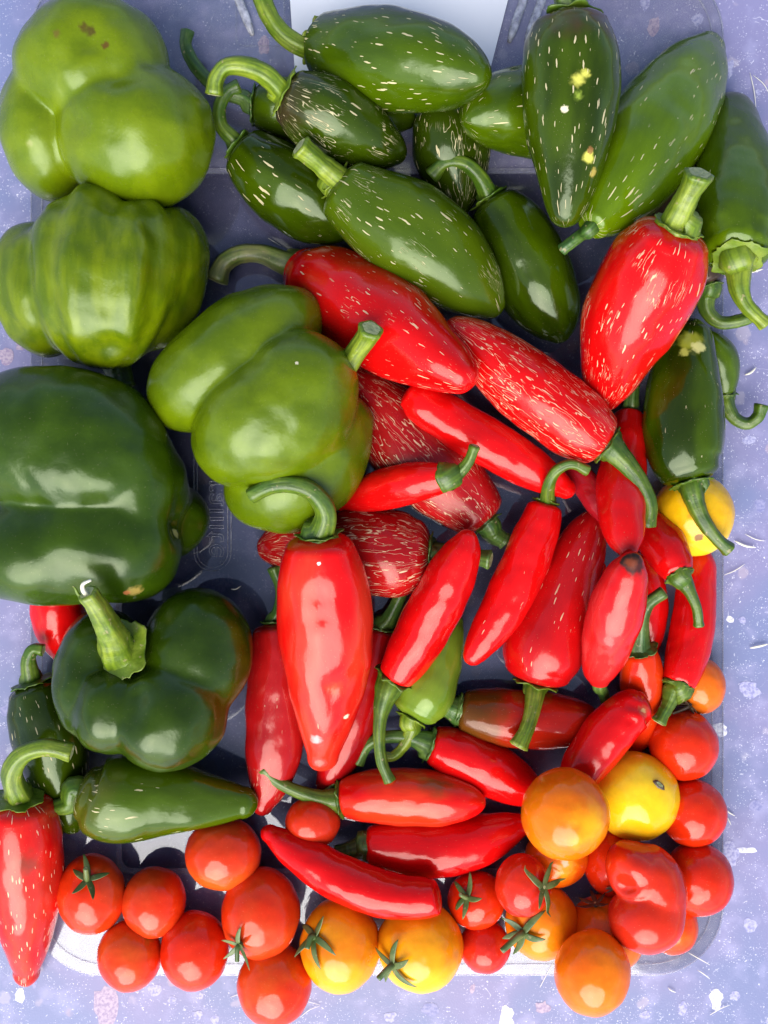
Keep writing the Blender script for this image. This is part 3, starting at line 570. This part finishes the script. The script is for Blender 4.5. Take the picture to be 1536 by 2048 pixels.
_ico = {}
def ico(n):
    if n not in _ico:
        bm = bmesh.new(); bmesh.ops.create_icosphere(bm, subdivisions=n, radius=1)
        _ico[n] = (np.array([v.co[:] for v in bm.verts]), [tuple(v.index for v in f.verts) for f in bm.faces]); bm.free()
    return _ico[n]
def star(center, lobes, p, sub, wob=.012, seed=0.):
    """closed fruit whose lobes are ellipsoids melted together; centre and lobes in pixel units (absolute)"""
    dirs, faces = ico(sub)
    acc = np.zeros(len(dirs))
    for (c, a, b, cz, rot) in lobes:
        th = math.radians(rot); Rm = np.array(((math.cos(th), math.sin(th), 0), (-math.sin(th), math.cos(th), 0), (0, 0, 1)))
        ax = np.array((a, b, cz)); o = (Rm@(center-c))/ax; d = (dirs@Rm.T)/ax
        A = (d*d).sum(1); B = d@o; C = o@o-1
        disc = B*B-A*C; t = np.where(disc > 0, (-B+np.sqrt(np.maximum(disc, 0)))/A, 0); t = np.maximum(t, 0)
        acc += (t/100)**p
    r = 100*acc**(1/p)
    nz = np.array([noise.noise(Vector(d)*2.1+Vector((seed, seed*.7, 0)))+.4*noise.noise(Vector(d)*5+Vector((0, seed, 0))) for d in dirs])
    r = r*(1+wob*nz)
    return center+dirs*r[:, None], faces, dirs
def dent(vs, center, dents):
    for (dx, dy, rad, dep) in dents:
        c = surf_at(vs, dx, dy); dd = np.linalg.norm(vs-c, axis=1)
        u = center-vs; u /= np.linalg.norm(u, axis=1)[:, None]
        vs = vs+u*(dep*np.exp(-(dd/rad)**2))[:, None]
    return vs
def normal_at(vs, faces_center, p): 
    d = p-faces_center; return d/np.linalg.norm(d)

def build_bell(it):
    z0 = it['z0']; c = P(*it['c'], z0); lob = []
    for (lx, ly, lz, a, b, cz, rot) in it['lobes']:
        k = 1-(z0+lz)/D; lob.append((P(lx, ly, z0+lz), a*k, b*k, cz*k, rot))
    vs, f, dirs = star(c, lob, it['p'], 6, .038, len(ITEMS)*.3+it['c'][0]*.01)
    if it['key'] == 'bell2':                                    # shallow ribs running from stem to tip
        ph = np.arctan2(dirs[:, 0], dirs[:, 2]); sp_ = np.sqrt(1-dirs[:, 1]**2)
        vs = c+(vs-c)*(1+sp_*(.017*np.cos(ph*11+.6)+.008*np.cos(ph*17+2)))[:, None]
    vs = dent(vs, c, it['dents'])
    lowz = vs[:, 2]; vs[:, 2] = np.where(lowz < FLOOR+12, FLOOR+12-12*(1-np.exp(-(FLOOR+12-np.minimum(lowz, FLOOR+12))/12)), lowz)
    og = np.array((c[0], c[1], FLOOR)); root = empty('green_bell_pepper', og); tag(root, it['label'], 'bell pepper', BG)
    mt = dict(it['mat']); sp = spot_list(mt, vs, og)
    mat = skin('skin_'+it['key'], mt.pop('c1'), mt.pop('c2'), spots=sp, **mt)
    mesh_obj('flesh', vs, f, mat, root, og, attrs={'rest': ('FLOAT_VECTOR', (vs-c)/100), 't': ('FLOAT', (dirs[:, 1]+1)/2)})
    if it['stem']:
        bx, by, bz, ax = it['stem'][0]; base = P(bx, by, bz); ax = np.array(ax, float); ax /= np.linalg.norm(ax)
        if it['calyx']: build_calyx(root, og, base-ax*4, ax, it['calyx'], lambda rho: 8-rho*.12, it['smat'], 5)
        build_stem(root, og, base, ax, it['stem'][1], bz, it['smat'], flare=1.5)
        if it['key'] == 'bell5':
            for cpath, r_, sm in (([(176, 1192, 124), (166, 1180, 140), (166, 1168, 150), (182, 1160, 150)], 4.5, 'straw'), ([(168, 1196, 122), (156, 1188, 128), (150, 1176, 134), (146, 1172, 134)], 3.2, 'light')):
                q = crom([np.r_[P(x, y, bz+z), 1] for x, y, z in cpath], 14)[:, :3]
                vs_, f_, fm = tube(q, r_*np.linspace(1.2, .5, 14), 8); mesh_obj('stem_curl', vs_, f_, stem_mat(sm), root, og)

def build_tomato_calyx(root, og, vs, c, cx):
    sx, sy, size, ang, stalk = cx[:5]; smat = cx[5] if len(cx) > 5 else 'tom'
    p = surf_at(vs, sx, sy); nrm = (p-c)/np.linalg.norm(p-c)
    u = np.cross(nrm, (0, 0, 1.)) if abs(nrm[2]) < .95 else np.cross(nrm, (0, 1., 0)); u /= np.linalg.norm(u); v = np.cross(nrm, u)
    R = np.linalg.norm(p-c)
    vs_, f_, _ = tube([p-nrm*4, p+nrm*2, p+nrm*5, p+nrm*6], [size*.16, size*.22, size*.2, size*.1], 10)
    cal = mesh_obj('calyx', vs_, f_, [stem_mat(smat), cut_mat()], root, og, fmat=_)
    for i in range(5):
        th = math.radians(ang)+i*2*math.pi/5+random.uniform(-.2, .2); ln = size*random.uniform(.85, 1.3)
        curl = random.uniform(-.05, .75)
        rows, rad = [], []
        d = u*math.cos(th)+v*math.sin(th); sdv = -u*math.sin(th)+v*math.cos(th); bend = random.uniform(-.45, .45)
        for s_ in np.linspace(0, 1, 9):
            x = ln*s_; drop = R-math.sqrt(max(R*R-min(x, R*.9)**2, 0))
            rows.append(p+d*x+sdv*bend*x*s_+nrm*(4-drop+curl*ln*s_**2.2+3*s_)); rad.append(size*.135*(math.sin(math.pi*min(1, .22+.78*s_))**.8)+.6)
        pts = np.array(rows); T = np.gradient(pts, axis=0); T /= np.linalg.norm(T, axis=1)[:, None]
        vv, ns = [], 8
        for q_, t_, r_ in zip(pts, T, rad):
            w_ = np.cross(t_, nrm); w_ /= np.linalg.norm(w_); n_ = np.cross(w_, t_)
            for j in range(ns):
                a = 2*math.pi*j/ns; vv.append(q_+w_*math.cos(a)*r_+n_*(math.sin(a)*r_*.28+abs(math.cos(a))*r_*.25))
        ff = grid_faces(len(pts), ns); ff += [tuple(range(ns))[::-1], tuple(range((len(pts)-1)*ns, len(pts)*ns))]
        mesh_obj('sepal', vv, ff, stem_mat(smat), cal, og)
    if stalk:
        e = p+nrm*size*.35+np.array((stalk[0], -stalk[1], stalk[2]))
        q = crom([np.r_[p+nrm*2, 1], np.r_[p+nrm*size*.3, 1], np.r_[e, 1]], 12)[:, :3]
        vs_, f_, fm = tube(q, np.linspace(size*.15, size*.12, 12), 10, .05, 5)
        mesh_obj('stalk', vs_, f_, [stem_mat(smat), cut_mat()], root, og, fmat=fm)

def build_tomato(it):
    z = float(it['z'][0])+(18 if it['key'] == 'T27' else 0); k = 1-z/D; c = P(*it['c'], z); rx, ry = it['rx']*k, it['ry']*k
    if it['lobes']:
        lob = [(P(lx, ly, z+lz), a*k, b*k, cz*k, rot) for (lx, ly, lz, a, b, cz, rot) in it['lobes']]
    else:
        sh = random.Random(it['key']); ang = sh.uniform(0, 6.28); e_ = np.array((math.cos(ang), math.sin(ang), .2))*rx*.055
        lob = [(c+e_, rx*.965, ry*.955, min(rx, ry)*.95, 0), (c-e_, rx*.955, ry*.965, min(rx, ry)*.90, 0)]
    sub = 5
    vs, f, dirs = star(c, lob, it['p'], sub, .024, it['c'][0]*.013+it['c'][1]*.007)
    vs = dent(vs, c, it['dents'])
    if it['calyx'] and math.hypot(it['calyx'][0]-it['c'][0], it['calyx'][1]-it['c'][1]) < it['rx']*.8:
        vs = dent(vs, c, [(it['calyx'][0], it['calyx'][1], it['calyx'][2]*.55, 6)])
    og = np.array((c[0], c[1], FLOOR)); root = empty(it['name'], og); tag(root, it['label'], 'tomato', TG)
    mt = dict(it['mat']); sp = spot_list(mt, vs, og)
    mat = skin('skin_'+it['key'], mt.pop('c1'), mt.pop('c2'), spots=sp, **mt)
    mesh_obj('flesh', vs, f, mat, root, og, attrs={'rest': ('FLOAT_VECTOR', (vs-c)/100), 't': ('FLOAT', (dirs[:, 1]+1)/2)})
    if it['calyx']: build_tomato_calyx(root, og, vs, c, it['calyx'])
    if it['scar']:
        sx, sy, r_, flat = it['scar']; p = surf_at(vs, sx, sy); nrm = (p-c)/np.linalg.norm(p-c)
        vs_, f_, fm = tube([p-nrm*3, p+nrm*.5, p+nrm*1.6], [r_, r_, r_*.8], 14, .1, 5, flat)
        mesh_obj('stem_scar', vs_, f_, [stem_mat('brown'), cut_mat()], root, og, fmat=fm)

# ------------------------------------------------------------------ the table and the clear tray
def table_material():
    s = NT('blue_speckled_stone'); oc = s.vm('MULTIPLY', s.n('TexCoord').outputs['Object'], (1/(100*S),)*3)
    big = s.noise(oc, .45, 3); mid = s.noise(oc, 1.8, 4)
    col = s.mix(s.ss(big, .38, .62), (.158, .185, .335), (.205, .198, .35))
    col = s.mix(s.mth('MULTIPLY', s.ss(mid, .48, .75), .55), col, (.33, .33, .52))
    wv = s.vm('ADD', oc, s.vm('MULTIPLY', s.noise(oc, 5, 3, col=True), (.18, .18, .18)))
    chip = s.voro(wv, 1.5); cc = s.voro(wv, 1.5, 'Color')
    sep = s.n('SeparateColor'); s.put(sep.inputs[0], cc)
    cm = s.mth('MULTIPLY', s.mth('SUBTRACT', 1.0, s.ss(chip, .17, .24)), s.mth('GREATER_THAN', sep.outputs[0], .55))
    col = s.mix(s.mth('MULTIPLY', cm, .5), col, s.mix(sep.outputs[1], (.40, .30, .34), (.42, .43, .55)))
    for sc_, th, fac, keep in ((4, .13, .45, .55), (8, .15, .8, .5), (15, .19, .95, .45), (25, .24, .95, .4)):
        wv2 = s.vm('ADD', oc, s.vm('MULTIPLY', s.noise(oc, sc_*1.3, 2, col=True), (1.7/sc_,)*3))
        v = s.voro(wv2, sc_); c2 = s.voro(wv2, sc_, 'Color'); sp = s.n('SeparateColor'); s.put(sp.inputs[0], c2)
        zone = s.ss(s.noise(oc, 1.1+sc_*.03, 3), .40, .62)
        mk = s.mth('MULTIPLY', s.mth('MULTIPLY', s.mth('SUBTRACT', 1.0, s.ss(v, th*.6, th)), s.mth('GREATER_THAN', sp.outputs[0], keep)), zone)
        col = s.mix(s.mth('MULTIPLY', mk, fac), col, (.80, .80, .88))
    ln = s.noise(s.vm('ADD', oc, s.vm('MULTIPLY', s.noise(oc, .8, 1, col=True), (2, 2, 2))), 3.2, 1)
    scr = s.mth('MULTIPLY', s.mth('SUBTRACT', 1.0, s.ss(s.mth('ABSOLUTE', s.mth('SUBTRACT', ln, .5)), .0015, .004)), s.ss(s.noise(oc, 2.2, 1), .60, .66))
    col = s.mix(s.mth('MULTIPLY', scr, .6), col, (.62, .62, .72))
    s.put(s.b.inputs['Base Color'], col); s.b.inputs['Roughness'].default_value = .45
    s.put(s.b.inputs['Normal'], s.bump(s.noise(oc, 30, 3), .15, .0005))
    return s.m
def plastic(name, tint, milk, rough=.02, scratch=True):
    s = NT(name); s.t.nodes.remove(s.b)
    oc = s.n('TexCoord').outputs['Object']
    tr = s.n('BsdfTransparent'); s.put(tr.inputs[0], tint)
    df = s.n('BsdfDiffuse'); s.put(df.inputs[0], (.75, .76, .85))
    gl = s.n('BsdfGlossy'); gl.inputs['Roughness'].default_value = rough; s.put(gl.inputs[0], (1, 1, 1))
    bp = s.bump(s.noise(oc, 90, 2), .05, .0006); s.put(gl.inputs['Normal'], bp)
    m1 = s.n('MixShader'); s.put(m1.inputs[1], tr.outputs[0]); s.put(m1.inputs[2], df.outputs[0])
    mk = s.mth('MULTIPLY', s.ss(s.noise(oc, 260, 5), .35, .8), milk)
    s.put(m1.inputs[0], s.mth('ADD', mk, milk*.5))
    fr = s.n('Fresnel'); fr.inputs[0].default_value = 1.5
    m2 = s.n('MixShader'); s.put(m2.inputs[0], fr.outputs[0]); s.put(m2.inputs[1], m1.outputs[0]); s.put(m2.inputs[2], gl.outputs[0])
    s.put(s.out.inputs[0], m2.outputs[0]); return s.m
def rrect(x0, y0, x1, y1, r, n=10):
    out = []
    for (cx, cy, a0) in ((x1-r, y0+r, -90), (x1-r, y1-r, 0), (x0+r, y1-r, 90), (x0+r, y0+r, 180)):
        for i in range(n+1):
            a = math.radians(a0+90*i/n); out.append((cx+r*math.cos(a), cy+r*math.sin(a)))
    return out
def loop_ring(lo, li, z0, z1):
    n = len(lo); vs = [P(x, y, z1) for x, y in lo]+[P(x, y, z1) for x, y in li]+[P(x, y, z0) for x, y in lo]+[P(x, y, z0) for x, y in li]
    f = []
    for j in range(n):
        k = (j+1) % n
        f += [(j, k, n+k, n+j)[::-1], (2*n+j, 2*n+k, 3*n+k, 3*n+j), (j, k, 2*n+k, 2*n+j), (n+j, n+k, 3*n+k, 3*n+j)[::-1]]
    return vs, f
def slab(poly, z0, z1):
    n = len(poly); vs = [P(x, y, z1) for x, y in poly]+[P(x, y, z0) for x, y in poly]
    return vs, [tuple(range(n))[::-1], tuple(range(n, 2*n))]+[(j, (j+1) % n, n+(j+1) % n, n+j) for j in range(n)]
def bead(loop, r, z, ns=8, closed=True):
    pts = np.array([P(x, y, z) for x, y in loop])
    if closed: pts = np.vstack([pts, pts[:1]])
    vs, f, fm = tube(pts, [r]*len(pts), ns); return vs, f
def build_place():
    t = slab([(-6000, -6000), (7500, -6000), (7500, 8000), (-6000, 8000)], -120, 0)
    tm = table_material()
    table = mesh_obj('table_top', *t, tm, smooth=False); tag(table, kind='structure')
    def chipm(nm, c1, c2):
        s = NT(nm); oc = s.n('TexCoord').outputs['Object']
        s.put(s.b.inputs['Base Color'], s.mix(s.ss(s.noise(oc, 700, 5), .35, .62), c1, c2)); s.b.inputs['Roughness'].default_value = .5; return s.m
    cms = [chipm('pale_chip', (.22, .22, .42), (.40, .40, .56)), chipm('pink_chip', (.26, .20, .32), (.42, .34, .42)),
           chipm('white_chip', (.42, .42, .56), (.74, .74, .78)), chipm('grey_chip', (.17, .18, .36), (.27, .27, .44))]
    ch = [(12, 712, 16, 18, 1), (212, 2012, 26, 44, 1), (1308, 52, 12, 24, 1), (1396, 40, 13, 14, 0), (1460, 138, 8, 20, 0), (1290, 8, 10, 14, 0),
          (1462, 1712, 18, 30, 0), (1433, 1996, 15, 22, 2), (1470, 1992, 12, 10, 0), (1365, 2018, 10, 15, 0), (1086, 2014, 14, 12, 1), (1013, 2036, 18, 26, 2),
          (1086, 1950, 6, 12, 0), (1441, 1459, 15, 13, 2), (1460, 1238, 9, 8, 2), (1430, 1430, 22, 16, 3), (1500, 1378, 22, 18, 0), (430, 1168, 38, 24, 3), (448, 142, 14, 24, 3),
          (40, 1992, 12, 14, 2), (310, 1980, 14, 12, 0), (182, 1940, 9, 16, 0), (1485, 1240, 8, 7, 0), (1455, 702, 12, 14, 3), (1500, 880, 14, 10, 0), (1520, 1010, 12, 15, 3), (395, 2030, 12, 10, 0), (1495, 1700, 22, 7, 2), (90, 800, 1, 1, 0),
          (528, 90, 12, 22, 1), (20, 1420, 20, 14, 3), (1452, 545, 12, 12, 1), (1512, 1612, 16, 12, 3), (1500, 1850, 14, 18, 0), (1290, 2030, 12, 10, 0), (860, 2020, 20, 14, 3), (780, 2035, 14, 12, 0), (345, 2000, 10, 8, 0)]
    for _ in range(14):
        e = random.choice(('l', 'r', 'b', 't'))
        x, y = {'l': (random.uniform(-60, 60), random.uniform(0, 2048)), 'r': (random.uniform(1440, 1600), random.uniform(0, 2048)),
                'b': (random.uniform(0, 1536), random.uniform(1940, 2100)), 't': (random.uniform(380, 1536), random.uniform(-60, 200))}[e]
        r = random.uniform(5, 13); ch.append((x, y, r*random.uniform(.7, 1), r*random.uniform(.8, 1.4), random.choice((0, 0, 1, 3))))
    for (x, y, a, b, c) in ch:
        n = 15; pl = []; se = random.random()*50
        for j in range(n):
            th = 2*math.pi*j/n; q = .92+.5*noise.noise(Vector((math.cos(th)*1.6+se, math.sin(th)*1.6, se))); u, v = a*q*math.cos(th), b*q*math.sin(th)
            pl.append((x+u, y+v))
        vs, f = slab(pl, -3, .25+random.random()*.3)
        mesh_obj('stone_chip', vs, f, cms[c], table, smooth=False)
    # tray
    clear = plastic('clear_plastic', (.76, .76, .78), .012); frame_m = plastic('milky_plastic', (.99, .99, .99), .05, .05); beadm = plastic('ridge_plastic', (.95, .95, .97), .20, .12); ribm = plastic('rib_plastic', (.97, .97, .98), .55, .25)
    tray = empty('plastic_tray', (0, 0, 0)); tag(tray, 'clear plastic box lid lying upside down under all the peppers and tomatoes', 'tray')
    out = rrect(62, -70, 1446, 1950, 140); inn = rrect(238, 342, 1252, 1742, 26); 
    mesh_obj('flange', *loop_ring(out, inn, 3.6, 4.4), frame_m, tray, smooth=False)
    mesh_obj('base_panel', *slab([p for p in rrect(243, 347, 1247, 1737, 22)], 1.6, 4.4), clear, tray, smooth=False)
    mesh_obj('panel_ridge', *loop_ring(rrect(232, 336, 1258, 1748, 30), rrect(244, 348, 1246, 1736, 22), 3, 9), beadm, tray, smooth=False)
    mesh_obj('rim', *bead(rrect(62, -70, 1446, 1950, 140), 1.5, 4.2), beadm, tray)
    mesh_obj('inner_rim', *bead(rrect(84, -48, 1424, 1928, 122), 1.2, 5), beadm, tray)
    for (x0, y0, x1, y1) in ((1068, -60, 1018, 84), (1106, -60, 1052, 84), (455, -60, 505, 70)):
        q = np.array([P(x0+(x1-x0)*s_, y0+(y1-y0)*s_, 8) for s_ in np.linspace(0, 1, 8)])
        vs, f, fm = tube(q, [9, 9, 9, 9, 9, 9, 8, 4], 12); mesh_obj('rib', vs, f, ribm, tray)
    mesh_obj('latch_tab', *loop_ring(rrect(470, -60, 570, 94, 16), rrect(474, -56, 566, 90, 13), 4, 6.5), frame_m, tray, smooth=False)
    # moulded lettering, seen from behind, so mirrored
    cu = bpy.data.curves.new('lettering', 'FONT'); cu.body = 'rallite.'; cu.size = 62; cu.space_character = 1.08; cu.fill_mode = 'NONE'; cu.bevel_depth = .6; cu.bevel_resolution = 1; cu.align_x = 'RIGHT'; cu.resolution_u = 6
    tmp = bpy.data.objects.new('tmp_lettering', cu); COL.objects.link(tmp)
    dg = bpy.context.evaluated_depsgraph_get(); me = bpy.data.meshes.new_from_object(tmp.evaluated_get(dg))
    vv = np.array([v.co[:] for v in me.vertices]); ff = [tuple(p.vertices) for p in me.polygons]
    bpy.data.objects.remove(tmp); bpy.data.meshes.remove(me); bpy.data.curves.remove(cu)
    wv = np.stack([P(447, 1132, 5)[0]-vv[:, 1], P(447, 1132, 5)[1]-vv[:, 0], 5+vv[:, 2]], 1)
    mould = plastic('moulded_edge', (.9, .9, .95), .34, .1)
    mesh_obj('lettering', wv, ff, mould, tray)
    for r_, nm in ((37, 'lettering_border'), (30.5, 'lettering_border')):
        lp = [(425+r_*math.cos(a), 1105+r_*math.sin(a)) for a in np.linspace(0, math.pi, 25)]+[(425-r_*math.cos(a), 880-r_*math.sin(a)) for a in np.linspace(0, math.pi, 25)]
        mesh_obj(nm, *bead(lp, .85, 5, 6), mould, tray)
    # white card at the top edge
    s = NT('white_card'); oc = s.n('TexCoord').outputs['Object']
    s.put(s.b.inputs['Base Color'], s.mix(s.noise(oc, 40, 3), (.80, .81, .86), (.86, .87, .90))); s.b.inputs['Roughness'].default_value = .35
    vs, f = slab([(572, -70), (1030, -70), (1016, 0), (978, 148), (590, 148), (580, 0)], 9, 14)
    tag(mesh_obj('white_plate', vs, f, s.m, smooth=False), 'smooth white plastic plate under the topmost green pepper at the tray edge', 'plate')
    # straw shreds
    s = NT('dry_straw'); oc = s.n('TexCoord').outputs['Object']
    s.put(s.b.inputs['Base Color'], s.mix(s.noise(oc, 300, 2), (.62, .58, .46), (.8, .78, .7))); s.b.inputs['Roughness'].default_value = .6
    straw = [((1500, 145), (1512, 215), 1.6), ((1506, 150), (1540, 190), 1.4), ((1500, 545), (1526, 538), 3.5), ((1470, 1082), (1512, 1095), 4), ((1490, 1068), (1530, 1082), 1.5),
             ((1448, 1612), (1470, 1632), 2.5), ((1452, 1630), (1462, 1650), 1.8), ((1490, 750), (1512, 735), 4), ((1448, 1150), (1490, 1128), 1.5), ((1500, 1296), (1536, 1288), 4),
             ((1376, 1905), (1420, 1930), 1.5), ((1395, 1940), (1420, 1958), 1.6), ((1080, 1975), (1110, 1920), 1.2), ((70, 1925), (80, 1905), 3), ((560, 1990), (640, 2010), 1.1),
             ((460, 1995), (520, 1975), 1), ((600, 2035), (640, 2012), 1.2), ((1336, 1975), (1352, 1985), 2), ((536, 476), (562, 492), 1.4), ((462, 1178), (482, 1172), 2.2), ((1420, 2030), (1460, 2010), 1.5)]
    assert len(straw) == len(STRAW)
    for (a, b, r_), lab in zip(straw, STRAW):
        inside = 62 < a[0] < 1446 and a[1] < 1950; z = (8 if inside else 2)+r_
        m_ = ((a[0]+b[0])/2+random.uniform(-4, 4), (a[1]+b[1])/2+random.uniform(-4, 4))
        r_ *= .62
        q = crom([np.r_[P(*a, z), 1], np.r_[P(*m_, z+2), 1], np.r_[P(*b, z), 1]], 8)[:, :3]
        vs, f, fm = tube(q, r_*np.array((.4, .8, 1, 1, 1, .9, .7, .3)), 6, flat=.5)
        o = mesh_obj('straw_shred', vs, f, s.m, None, P(*m_, 0))
        tag(o, lab, 'straw', 'dry straw shreds')

build_place()
for it in ITEMS:
    {'p': build_pepper, 't': build_tomato, 'b': build_bell}[it['kind']](it)
